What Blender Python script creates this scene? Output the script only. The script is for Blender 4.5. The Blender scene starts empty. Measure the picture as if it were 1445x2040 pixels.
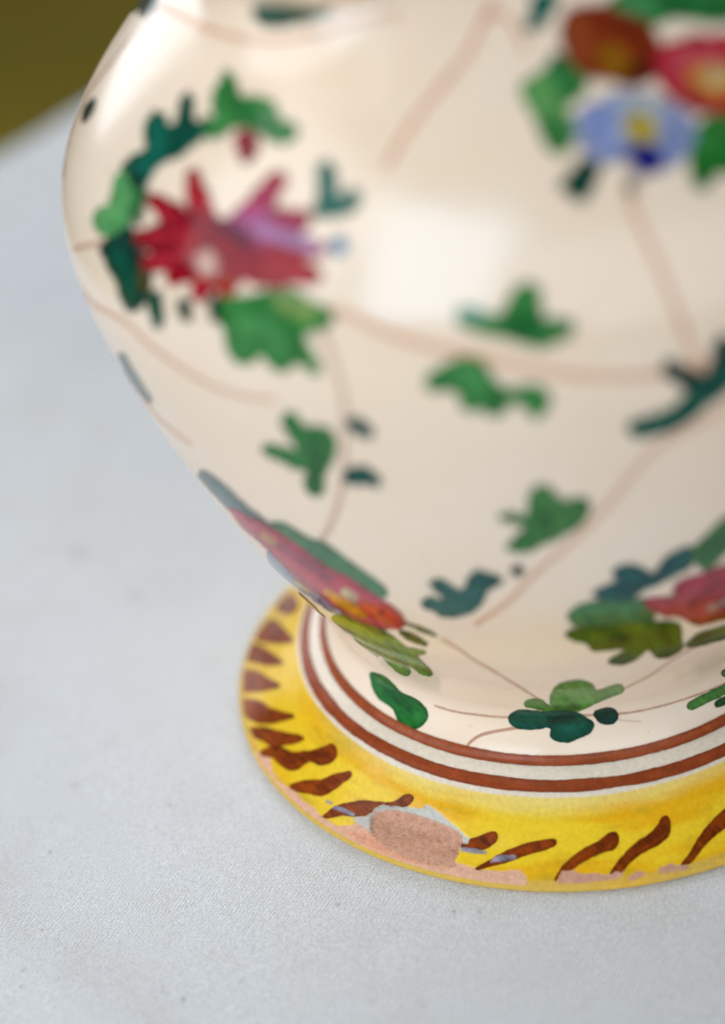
import bpy, math
import numpy as np

# ---------------------------------------------------------------- scale
S = 0.05                      # one working unit (the radius of the vase foot) in metres
sc = bpy.context.scene
COL = sc.collection

# ---------------------------------------------------------------- camera
CAM = np.array([0.0, -4.39485, 3.36062])
CR = np.array([0.99279774, 0.06409743, -0.10121352])
CU = np.array([0.05125638, 0.53635172, 0.84243671])
CF = np.array([-0.10828407, 0.8415571, -0.52920337])
FPX = 3500.0                  # focal length for a 1445 px wide frame
cd = bpy.data.cameras.new("camera")
co = bpy.data.objects.new("camera", cd)
COL.objects.link(co)
from mathutils import Matrix
co.matrix_world = Matrix(((CR[0], CU[0], -CF[0], CAM[0]*S), (CR[1], CU[1], -CF[1], CAM[1]*S),
                          (CR[2], CU[2], -CF[2], CAM[2]*S), (0, 0, 0, 1)))
cd.sensor_fit = 'HORIZONTAL'
cd.sensor_width = 24.0
cd.lens = FPX/1445*24.0
cd.clip_start = 0.01
cd.clip_end = 60
cd.dof.use_dof = True
cd.dof.focus_distance = 4.78*S
cd.dof.aperture_fstop = 5.8
sc.camera = co

# ---------------------------------------------------------------- world and window light
wd = bpy.data.worlds.new("World")
sc.world = wd
wd.use_nodes = True
bg = wd.node_tree.nodes['Background']
bg.inputs[0].default_value = (0.95, 0.84, 0.70, 1)
bg.inputs[1].default_value = 0.12
sc.view_settings.view_transform = 'Standard'
sc.view_settings.look = 'None'
sc.view_settings.exposure = 0.17
sc.view_settings.gamma = 1.0

def window(name, az, el, dist, w, h, radiance, col):
    ld = bpy.data.lights.new(name, 'AREA')
    ld.shape = 'RECTANGLE'
    ld.size = w*S
    ld.size_y = h*S
    ld.energy = radiance*math.pi*w*h*S*S
    ld.color = col
    o = bpy.data.objects.new(name, ld)
    COL.objects.link(o)
    a, e = math.radians(az), math.radians(el)
    d = np.array([math.cos(a)*math.cos(e), math.sin(a)*math.cos(e), math.sin(e)])
    o.location = tuple(d*dist*S)
    from mathutils import Vector
    o.rotation_euler = Vector(d).to_track_quat('Z', 'Y').to_euler()
    return o
window("window_light", -115, 28, 40, 20, 31, 4.4, (0.62, 0.82, 1.0))
window("left_window_light", -158, 30, 40, 28, 32, 2.3, (0.94, 0.97, 1.0))
window("side_window_light", 112, 26, 40, 44, 30, 2.2, (0.90, 0.95, 1.0))
window("room_light", -68, 20, 40, 34, 30, 1.1, (0.92, 0.95, 1.0))

# ---------------------------------------------------------------- small numeric helpers
def lin(c):
    c = np.asarray(c, float)/255.0
    return np.where(c <= 0.04045, c/12.92, ((c+0.055)/1.055)**2.4)

def proj(P):
    d = P-CAM
    z = d@CF
    return 722.5+FPX*(d@CR)/z, 1020-FPX*(d@CU)/z, z

_rng = np.random.default_rng(7)
_LAT = _rng.random((256, 256))
def vnoise(x, y):
    xi = np.floor(x).astype(int); yi = np.floor(y).astype(int)
    fx = x-xi; fy = y-yi
    fx = fx*fx*(3-2*fx); fy = fy*fy*(3-2*fy)
    g = lambda a, b: _LAT[a & 255, b & 255]
    return ((g(xi, yi)*(1-fx)+g(xi+1, yi)*fx)*(1-fy)+(g(xi, yi+1)*(1-fx)+g(xi+1, yi+1)*fx)*fy)*2-1
def fbm(x, y):
    return (vnoise(x, y)+0.5*vnoise(x*2.1+7, y*2.1+3)+0.25*vnoise(x*4.3+1, y*4.3+9))/1.75
def sstep(a, b, x):
    t = np.clip((x-a)/(b-a), 0, 1)
    return t*t*(3-2*t)

def sd_poly(X, Y, pts):
    pts = np.asarray(pts, float)
    d = np.full(X.shape, 1e18)
    ins = np.zeros(X.shape, bool)
    n = len(pts)
    for i in range(n):
        ax, ay = pts[i]; bx, by = pts[i-1]
        ex, ey = bx-ax, by-ay
        wx, wy = X-ax, Y-ay
        t = np.clip((wx*ex+wy*ey)/(ex*ex+ey*ey+1e-12), 0, 1)
        d = np.minimum(d, (wx-ex*t)**2+(wy-ey*t)**2)
        c = ((ay > Y) != (by > Y))
        if ey != 0:
            ins ^= c & (X < ex*(Y-ay)/ey+ax)
    d = np.sqrt(d)
    return np.where(ins, -d, d)

def sd_line(X, Y, pts):       # pts (x, y, r)
    d = np.full(X.shape, 1e9)
    if len(pts) == 1: pts = [pts[0], pts[0]]
    for (ax, ay, ar), (bx, by, br) in zip(pts[:-1], pts[1:]):
        ex, ey = bx-ax, by-ay
        t = np.clip(((X-ax)*ex+(Y-ay)*ey)/(ex*ex+ey*ey+1e-9), 0, 1)
        d = np.minimum(d, np.hypot(X-ax-ex*t, Y-ay-ey*t)-(ar+(br-ar)*t))
    return d

def smooth_pts(pts):          # Catmull-Rom through an open run of (x, y, r)
    p = np.array(pts, float)
    if len(p) < 3: return [tuple(q) for q in p]
    P = np.vstack([2*p[0]-p[1], p, 2*p[-1]-p[-2]])
    out = []
    for i in range(1, len(P)-2):
        for t in np.linspace(0, 1, 5, endpoint=False):
            a, b, c, d = P[i-1], P[i], P[i+1], P[i+2]
            out.append(tuple(0.5*((2*b)+(c-a)*t+(2*a-5*b+4*c-d)*t*t+(3*b-a-3*c+d)*t**3)))
    out.append(tuple(p[-1]))
    return out
def round_poly(pts):          # closed Catmull-Rom: brush-rounded outline
    p = np.array(pts, float); n = len(p); out = []
    for i in range(n):
        a, b, c, d = p[i-1], p[i], p[(i+1) % n], p[(i+2) % n]
        for t in (0, 0.33, 0.67):
            out.append(0.5*((2*b)+(c-a)*t+(2*a-5*b+4*c-d)*t*t+(3*b-a-3*c+d)*t**3))
    return np.array(out)

# crops used while measuring the ornament: (scale, x0, y0)
Z1 = (1.993, 0, 0); Z2 = (1.993, 720, 0); Z3 = (1.993, 0, 600); Z4 = (1.993, 720, 600)
Z5 = (2.89, 460, 1140); Z6 = (2.89, 945, 1140); Z7 = (2.89, 460, 1440); Z8 = (2.651, 900, 1500)
Z9 = (3.6125, 600, 1560); PX = (1, 0, 0)

class L:                      # one painted layer: brush run or filled shape
    def __init__(s, col, z, pts, soft=2.0, a=1.0, kind=None, var=0.17, edge=0.20):
        k, x0, y0 = z
        n = 3 if len(pts[0]) == 3 else 2
        q = []
        for p in pts:
            q.append((x0+p[0]/k, y0+p[1]/k) if n == 2 else (x0+p[0]/k, y0+p[1]/k, p[2]/k))
        s.col = lin(col); s.soft = soft; s.a = a; s.var = var; s.edge = edge
        if n == 2:
            s.pts = round_poly(q); s.f = sd_poly
        else:
            s.pts = smooth_pts(q); s.f = sd_line
    def sdf(s, X, Y): return s.f(X, Y, s.pts)
    def box(s):
        p = np.array([t[:2] for t in s.pts]); m = max([t[2] for t in s.pts]) if len(s.pts[0]) == 3 else 0
        m += s.soft*2+2
        return p[:, 0].min()-m, p[:, 1].min()-m, p[:, 0].max()+m, p[:, 1].max()+m

GAIN = 0.76
def paint(X, Y, layers, wob=1.0, dil=1.0):
    C = np.zeros(X.shape+(3,)); A = np.zeros(X.shape)
    nz = fbm(X/9.0, Y/9.0); n2 = fbm(X/26.0+31, Y/26.0); n3 = fbm(X/4.0+5, Y/4.0+11); lob = vnoise(X/11.0+50, Y/11.0+20); stk = fbm((X+Y)/30.0+7, (X-Y)/6.0)
    for l in layers:
        d = l.sdf(X, Y)-dil*(l.edge > 0)+wob*(nz*0.7+n3*0.4)+(lob*dil*0.8 if l.edge > 0 else 0)
        a = (1-sstep(-l.soft, l.soft, d))*l.a
        v = 1+l.var*(n2*1.6+nz*0.9+stk*2.2)-l.edge*np.exp(-(d+3)**2/14.0)
        c = np.clip(l.col*GAIN, 0, 1)*v[..., None]
        a = a*(1+0.10*n2*(l.a < 1))
        a = np.clip(a, 0, 1)
        An = a+A*(1-a)
        C = np.where(An[..., None] > 1e-4, (c*a[..., None]+C*(A*(1-a))[..., None])/np.maximum(An, 1e-4)[..., None], c)
        A = An
    return np.clip(C, 0.002, 0.95), A

# ---------------------------------------------------------------- mesh helper
def mesh_obj(name, V, F, mat, parent=None, smooth=True, color=None, uvs=None):
    V = np.asarray(V, np.float32); F = np.asarray(F, np.int32)
    me = bpy.data.meshes.new(name)
    k = F.shape[1]
    me.vertices.add(len(V)); me.vertices.foreach_set('co', (V*S).ravel())
    me.loops.add(F.size); me.loops.foreach_set('vertex_index', F.ravel())
    me.polygons.add(len(F))
    me.polygons.foreach_set('loop_start', np.arange(0, F.size, k, dtype=np.int32))
    me.polygons.foreach_set('use_smooth', np.full(len(F), smooth))
    me.update(calc_edges=True)
    me.validate()
    if color is not None:
        at = me.color_attributes.new('paint', 'FLOAT_COLOR', 'POINT')
        at.data.foreach_set('color', np.asarray(color, np.float32).ravel())
    me.materials.append(mat)
    o = bpy.data.objects.new(name, me)
    COL.objects.link(o)
    if parent is not None: o.parent = parent
    return o

def grid_faces(n, m, wrap=False):
    i = np.arange(n-1)[:, None]; j = np.arange(m if wrap else m-1)[None, :]
    j2 = (j+1) % m
    a = i*m+j; b = i*m+j2; c = (i+1)*m+j2; d = (i+1)*m+j
    return np.stack([a, b, c, d], -1).reshape(-1, 4)

# ---------------------------------------------------------------- materials
def mat(name):
    m = bpy.data.materials.new(name); m.use_nodes = True
    nt = m.node_tree
    return m, nt, nt.nodes['Principled BSDF'], lambda t, **k: mk(nt, t, k)
def mk(nt, t, k):
    n = nt.nodes.new(t)
    for a, b in k.items(): setattr(n, a, b)
    return n
def noise(nt, scale, detail=3, rough=0.5, vec=None, coord='Object'):
    n = nt.nodes.new('ShaderNodeTexNoise')
    n.inputs['Scale'].default_value = scale; n.inputs['Detail'].default_value = detail
    n.inputs['Roughness'].default_value = rough
    if vec is None:
        tc = nt.nodes.new('ShaderNodeTexCoord'); vec = tc.outputs[coord]
    nt.links.new(vec, n.inputs['Vector'])
    return n
def ramp(nt, fac, stops):
    r = nt.nodes.new('ShaderNodeValToRGB'); e = r.color_ramp.elements
    while len(e) < len(stops): e.new(0.5)
    for q, (p, c) in zip(e, stops): q.position = p; q.color = (*c, 1)
    nt.links.new(fac, r.inputs[0]); return r
def mix(nt, a, b, f, mode='MIX'):
    m = nt.nodes.new('ShaderNodeMix'); m.data_type = 'RGBA'; m.blend_type = mode
    for s, v in ((6, a), (7, b), (0, f)):
        if hasattr(v, 'type'): nt.links.new(v, m.inputs[s])
        else: m.inputs[s].default_value = v
    return m.outputs[2]
def bump(nt, h, strength, dist, nrm=None):
    b = nt.nodes.new('ShaderNodeBump'); b.inputs['Strength'].default_value = strength
    b.inputs['Distance'].default_value = dist
    nt.links.new(h, b.inputs['Height'])
    if nrm is not None: nt.links.new(nrm, b.inputs['Normal'])
    return b.outputs[0]

# cream tin glaze
M_GLAZE, nt, bs, _ = mat('cream_glaze')
n1 = noise(nt, 28, 4, 0.55); n2 = noise(nt, 420, 3, 0.6); n3 = noise(nt, 95, 2)
r1 = ramp(nt, n1.outputs[0], [(0.34, (0.87, 0.655, 0.47)), (0.66, (0.90, 0.715, 0.555))])
r2 = ramp(nt, n2.outputs[0], [(0.26, (0.72, 0.52, 0.36)), (0.34, (1, 1, 1))])
nt.links.new(mix(nt, r1.outputs[0], r2.outputs[0], 0.35, 'MULTIPLY'), bs.inputs['Base Color'])
bs.inputs['Roughness'].default_value = 0.2
bs.inputs['IOR'].default_value = 1.68
nt.links.new(bump(nt, n3.outputs[0], 0.25, 0.0004, bump(nt, n2.outputs[0], 0.10, 0.0001)), bs.inputs['Normal'])

# overglaze paint on glaze; attribute gives pigment colour and coverage
def paint_mat(name, rough):
    m, nt, bs, _ = mat(name)
    at = nt.nodes.new('ShaderNodeAttribute'); at.attribute_name = 'paint'
    n = noise(nt, 900, 3, 0.6); n3 = noise(nt, 95, 2)
    rr = ramp(nt, n.outputs[0], [(0.3, (0.82, 0.82, 0.82)), (0.7, (1.0, 1.0, 1.0))])
    nt.links.new(mix(nt, at.outputs['Color'], rr.outputs[0], 1.0, 'MULTIPLY'), bs.inputs['Base Color'])
    bs.inputs['Roughness'].default_value = rough
    bs.inputs['IOR'].default_value = 1.30 if rough < 0.2 else 1.27
    nt.links.new(bump(nt, n3.outputs[0], 0.25, 0.0004), bs.inputs['Normal'])
    nt.links.new(at.outputs['Alpha'], bs.inputs['Alpha'])
    return m
M_PAINT = paint_mat('overglaze_paint', 0.12)
M_STROKE = paint_mat('brown_brush_paint', 0.22)
M_STAIN = paint_mat('cloth_stain', 0.9)

# foot: attribute colour, attribute alpha = how glossy the place is
M_FOOT, nt, bs, _ = mat('yellow_glaze_and_bare_clay')
at = nt.nodes.new('ShaderNodeAttribute'); at.attribute_name = 'paint'
n = noise(nt, 1500, 4, 0.65); n3 = noise(nt, 140, 2)
rr = ramp(nt, n.outputs[0], [(0.3, (0.86, 0.86, 0.86)), (0.7, (1.04, 1.04, 1.04))])
nt.links.new(mix(nt, at.outputs['Color'], rr.outputs[0], 1.0, 'MULTIPLY'), bs.inputs['Base Color'])
mr = nt.nodes.new('ShaderNodeMapRange'); nt.links.new(at.outputs['Alpha'], mr.inputs[0])
mr.inputs[3].default_value = 0.8; mr.inputs[4].default_value = 0.17
nt.links.new(mr.outputs[0], bs.inputs['Roughness']); bs.inputs['IOR'].default_value = 1.42
nt.links.new(bump(nt, n3.outputs[0], 0.3, 0.0004, bump(nt, n.outputs[0], 0.05, 0.0001)), bs.inputs['Normal'])

# ---------------------------------------------------------------- vase profile
def nat_spline(zk, rk, z):
    zk = np.asarray(zk, float); rk = np.asarray(rk, float)
    n = len(zk); h = np.diff(zk); A = np.zeros((n, n)); B = np.zeros(n); A[0, 0] = A[-1, -1] = 1
    for i in range(1, n-1):
        A[i, i-1] = h[i-1]; A[i, i] = 2*(h[i-1]+h[i]); A[i, i+1] = h[i]
        B[i] = 6*((rk[i+1]-rk[i])/h[i]-(rk[i]-rk[i-1])/h[i-1])
    M = np.linalg.solve(A, B)
    i = np.clip(np.searchsorted(zk, z)-1, 0, n-2); t0 = z-zk[i]; t1 = zk[i+1]-z; H = h[i]
    return (M[i]*t1**3+M[i+1]*t0**3)/(6*H)+(rk[i]/H-M[i]*H/6)*t1+(rk[i+1]/H-M[i+1]*H/6)*t0
ZK = [.222, .32, .5, .75, 1.05, 1.4, 1.8, 2.2, 2.5, 3.2, 3.8]
RK = [.723, .690, .766, .909, 1.057, 1.186, 1.217, .932, .64, .60, .80]
zb = np.linspace(.222, 3.8, 1400)
BODY_R = nat_spline(ZK, RK, zb); BODY_Z = zb
RIM = 0.046
# foot profile, from the cloth up to the inner ring
fk_t = np.array([0, .10, .2, .5, .8, 1.0]); 
FOOT_PTS = np.array([(0.930, -0.003), (0.962, 0.003), (0.994, 0.010), (1.011, 0.019), (1.012, 0.030), (1.000, 0.041), (0.986, RIM+0.002),
                     (.93, .086), (.865, .137), (.787, .191), (.752, .209), (.735, .2155), (.723, .222)])
def resample(P, step):
    d = np.r_[0, np.cumsum(np.hypot(*np.diff(P, axis=0).T))]
    n = max(2, int(d[-1]/step)+1); s = np.linspace(0, d[-1], n)
    return np.stack([np.interp(s, d, P[:, 0]), np.interp(s, d, P[:, 1])], -1), s

def normals(P):
    t = np.gradient(P, axis=0); n = np.stack([t[:, 1], -t[:, 0]], -1)
    return n/np.linalg.norm(n, axis=1, keepdims=True)
def smooth_prof(P, k):
    w = np.hanning(2*k+3)[1:-1]; w /= w.sum()
    Q = np.vstack([2*P[0]-P[k:0:-1], P, 2*P[-1]-P[-2:-k-2:-1]])
    return np.stack([np.convolve(Q[:, 0], w, 'valid'), np.convolve(Q[:, 1], w, 'valid')], -1)
bp, bs_ = resample(np.stack([BODY_R, BODY_Z], -1), 0.002)
fp, fs_ = resample(FOOT_PTS, 0.002)
fp = smooth_prof(fp, 5)

HT = math.radians(-131)
def handle_swell(r, z, th):   # the clay swells out of the shoulder where each handle springs
    h = 0
    for t0 in (HT, HT+math.pi):
        dth = (th-t0+math.pi) % (2*math.pi)-math.pi
        d = np.hypot(r*dth, (z-2.37)*1.25+(r-0.72)*-0.55)
        h = h+0.12*(1-sstep(0.04, 0.38, d))*(z > 1.6)
    return h
def lathe(P, th):
    r = P[:, None, 0]+0*th; z = P[:, None, 1]+0*th
    h = handle_swell(r, z, th+0*r)
    r = r+0.62*h; z = z+0.78*h
    return np.stack([r*np.cos(th), r*np.sin(th), z], -1)

# depth buffer of the vase, so ornament is laid only on surface that is in view
ZBIN = 6
zbuf = np.full((400, 330), 1e9)
th_ = np.radians(np.linspace(-210, 10, 1400))
for Pp in (bp[::3], fp[::3]):
    Q = lathe(Pp, th_); x, y, d = proj(Q)
    xi = ((x+60)/ZBIN).astype(int); yi = ((y+120)/ZBIN).astype(int)
    ok = (xi >= 0) & (xi < 330) & (yi >= 0) & (yi < 400)
    np.minimum.at(zbuf, (yi[ok], xi[ok]), d[ok])

vase = bpy.data.objects.new('ceramic_vase', None)
COL.objects.link(vase)
vase.empty_display_size = 0.02
vase['label'] = 'hand painted cream ceramic vase with yellow chipped foot standing on white cloth'
vase['category'] = 'vase'

# body
TH = np.linspace(0, 2*np.pi, 768, endpoint=False)
outer, _q = resample(np.stack([BODY_R, BODY_Z], -1), 0.014)
top = outer[-1]
lip = np.array([top+(0.012, 0.022), top+(0.002, 0.035), top+(-0.025, 0.035), top+(-0.045, 0.02)])
inner = (outer-np.array([0.06, 0]))[::-4]
inner = inner[(inner[:, 0] > 0.2)]
prof = np.vstack([outer, lip, inner, [[0.001, 0.28]]])
Vb = lathe(prof, TH).reshape(-1, 3)
body = mesh_obj('body', Vb, grid_faces(len(prof), len(TH), True), M_GLAZE, vase)

# scrolled handles added out of view from shoulder to neck, sized to shade the shoulder
def tube(path, rad, n=24, flat=0.45):
    path = np.array(path); t = np.gradient(path, axis=0); t /= np.linalg.norm(t, axis=1, keepdims=True)
    rows = []
    for p, d, r in zip(path, t, rad):
        a = np.array([0, 1.0, 0]); b = np.cross(d, a)
        w = np.linspace(0, 2*np.pi, n, endpoint=False)
        rows.append(p+r*np.cos(w)[:, None]*a+r*flat*np.sin(w)[:, None]*b)
    return np.array(rows)
hp = smooth_pts([(.72, 2.33, .30), (.95, 2.56, .28), (1.18, 2.78, .26), (1.22, 3.05, .25), (1.08, 3.32, .25), (.85, 3.46, .26), (.60, 3.44, .28)])
H0 = tube([(a, 0, b) for a, b, c in hp], [c for a, b, c in hp])
for deg in (-131, 49):
    a = math.radians(deg); ca, sa = math.cos(a), math.sin(a)
    Hh = np.stack([H0[..., 0]*ca-H0[..., 1]*sa, H0[..., 0]*sa+H0[..., 1]*ca, H0[..., 2]], -1)
    mesh_obj('added_handle', Hh.reshape(-1, 3), grid_faces(len(H0), 24, True), M_GLAZE, vase)

# ---------------------------------------------------------------- foot with chips
tense = np.radians(np.arange(-200, -38, 0.2))
tcoarse = np.radians(np.arange(-38, 160, 1.5))
tf = np.r_[tense, tcoarse]
fpr, sf = resample(FOOT_PTS, 0.0032)
fpr = smooth_prof(fpr, 3); fn = normals(fpr)
V = lathe(fpr, tf)
NN = np.stack([fn[:, None, 0]*np.cos(tf), fn[:, None, 0]*np.sin(tf), fn[:, None, 1]+0*tf], -1)
X, Y, D = proj(V)
R_ = fpr[:, 0][:, None]+0*tf; Zz = fpr[:, 1][:, None]+0*tf; T_ = tf[None, :]+0*R_
ARC = T_*0.95
nA = fbm(T_*3.0, R_*26); nB = fbm(T_*9+3, R_*60+5); nC = fbm(X/7, Y/7); nD = fbm(T_*5+9, R_*11+2)
def cc(c): return np.clip(lin(c)*1.0, 0, 1)
yel = cc((242, 200, 38)); org = cc((238, 176, 20)); pale = cc((240, 214, 130)); olive = cc((205, 165, 35))
cream = cc((232, 215, 194)); tan = cc((214, 172, 72)); clay = cc((205, 152, 124)); pink = cc((226, 172, 142))
slip = cc((200, 194, 182)); salmon = cc((226, 146, 108))
def lerp(a, b, t): return a*(1-t[..., None])+b*t[..., None]
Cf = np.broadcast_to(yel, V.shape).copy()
Cf = lerp(Cf, org, sstep(-0.25, 0.45, nA+0.55*nD+0.35*sstep(-1.9, -1.2, T_)-0.15))
Cf = lerp(Cf, olive, 0.75*sstep(0.15, 0.6, nD*0.8+nB*0.5))
Cf = lerp(Cf, cc((226, 176, 20)), 0.55*(1-sstep(-2.9, -2.2, T_)))
band = (0.812+0.004*fbm(T_*4, T_*0+3))
Cf = lerp(Cf, pale, 0.75*(1-sstep(0.0, 0.055, R_-band+0.018*nA))*sstep(-2.75, -2.0, T_))
Cf = lerp(Cf, cream, 1-sstep(-0.0025, 0.0025, R_-band+0.0012*nB))
rimm = 1-sstep(RIM-0.004, RIM+0.001, Zz+0.003*nB)
Cf = lerp(Cf, lerp(np.broadcast_to(tan, V.shape), org, sstep(-.1, .6, nA)*0.5), rimm)
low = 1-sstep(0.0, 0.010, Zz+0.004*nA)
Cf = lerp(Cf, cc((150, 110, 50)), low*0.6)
gloss = 1-0.9*rimm
gloss = gloss*(0.9+0.1*nA)
disp = 0.0015*nD
topside = (Zz > RIM*0.8)
def chip(z, pts, col, soft=1.6, depth=0.0, g=0.0, wob=2.2, a=1.0):
    global Cf, gloss, disp
    k, x0, y0 = z
    q = [(x0+p[0]/k, y0+p[1]/k) for p in pts]
    d = sd_poly(X, Y, q)+wob*nC+wob*0.5*fbm(X/3.1, Y/3.1)
    m = (1-sstep(-soft, soft, d))*a*(D < 6.2)*topside
    Cf = lerp(Cf, np.asarray(col)[None, None, :]*(1+0.10*fbm(X/5+3, Y/5)+0.10*fbm(X/2.2, Y/2.2))[..., None], m)
    gloss = gloss*(1-m)+g*m
    disp = disp-depth*m*sstep(0.985, 0.925, R_)*(1+0.4*fbm(X/25, Y/25))
    return m
# worn strip along the edge, then flakes, pale undercoat, and the large bare clay chip
chip(Z7, [(150, 150), (175, 190), (225, 200), (240, 290), (262, 335), (335, 372), (375, 402), (425, 455), (480, 492), (530, 545), (575, 572), (620, 598),
          (700, 590), (745, 545), (800, 545), (830, 620), (900, 680), (1290, 800), (1445, 850), (1600, 862), (1700, 880), (1700, 960), (1445, 940), (1200, 905), (1000, 850), (800, 770), (620, 680), (500, 600),
          (350, 450), (230, 310), (150, 210)], pink, 1.8, 0.003, 0.1)
chip(Z7, [(640, 620), (800, 640), (900, 690), (1100, 780), (1300, 810), (1300, 850), (1000, 800), (800, 725)], salmon, 4, 0.0, 0.1, a=0.55)
chip(Z9, [(465, 235), (500, 215), (540, 170), (590, 155), (700, 165), (800, 175), (880, 182), (895, 160), (925, 165), (990, 210), (1060, 270), (1130, 325), (1180, 380),
          (1218, 405), (1205, 445), (1170, 440), (1150, 460), (1000, 500), (560, 400), (470, 330), (400, 290), (370, 250)], slip, 1.5, 0.003, 0.25)
chip(Z9, [(495, 235), (530, 205), (600, 190), (700, 195), (800, 218), (900, 248), (1000, 285), (1100, 330), (1150, 380), (1160, 430), (1135, 450), (1140, 500),
          (1115, 540), (1115, 610), (1000, 600), (850, 570), (700, 520), (600, 450), (520, 390), (490, 320)], clay, 1.5, 0.016, 0.0)
pit = CL_ = None
chip(Z8, [(0, 600), (60, 608), (110, 628), (180, 638), (300, 622), (370, 618), (387, 670), (270, 684), (100, 668), (0, 650)], pink, 1.5, 0.004, 0.1)
chip(Z8, [(570, 640), (590, 620), (650, 620), (680, 640), (780, 635), (800, 650), (870, 625), (915, 620), (900, 662), (700, 690), (556, 690)], clay, 1.5, 0.004, 0.05)
chip(Z8, [(938, 645), (1000, 625), (1030, 645), (960, 675), (938, 675)], clay, 1.5, 0.004, 0.05)
chip(Z8, [(1093, 612), (1150, 585), (1200, 592), (1247, 585), (1247, 615), (1100, 640)], clay, 1.5, 0.004, 0.05)
chip(Z5, [(1445, 1560), (1445, 1560), (1445, 1561)], clay, 1)
bare = np.clip(1-gloss*3, 0, 1)*topside
gr = fbm(X/1.7, Y/1.7); pt = fbm(X/4.1+9, Y/4.1)
disp += (0.0016*gr-0.003*sstep(0.42, 0.7, pt))*bare
Cf = Cf*(1+bare*(0.22*gr+0.10*fbm(X/14, Y/14)-0.35*sstep(0.42, 0.7, pt)))[..., None]
CHIPM = np.clip((0.55-gloss)/0.35, 0, 1)*topside
V = V+NN*disp[..., None]
# close the underside
V0 = lathe(np.array([[0.90, 0.004], [0.6, 0.05], [0.001, 0.06]])[::-1], tf)
Vall = np.concatenate([V0, V], 0)
Call = np.concatenate([np.broadcast_to(clay, V0.shape), Cf], 0)
Gall = np.concatenate([np.zeros(V0.shape[:2]), gloss], 0)
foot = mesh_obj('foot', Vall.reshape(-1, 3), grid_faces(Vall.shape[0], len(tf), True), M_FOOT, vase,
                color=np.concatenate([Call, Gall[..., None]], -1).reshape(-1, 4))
foot['label'] = 'yellow glazed foot with chipped edge'

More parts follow.
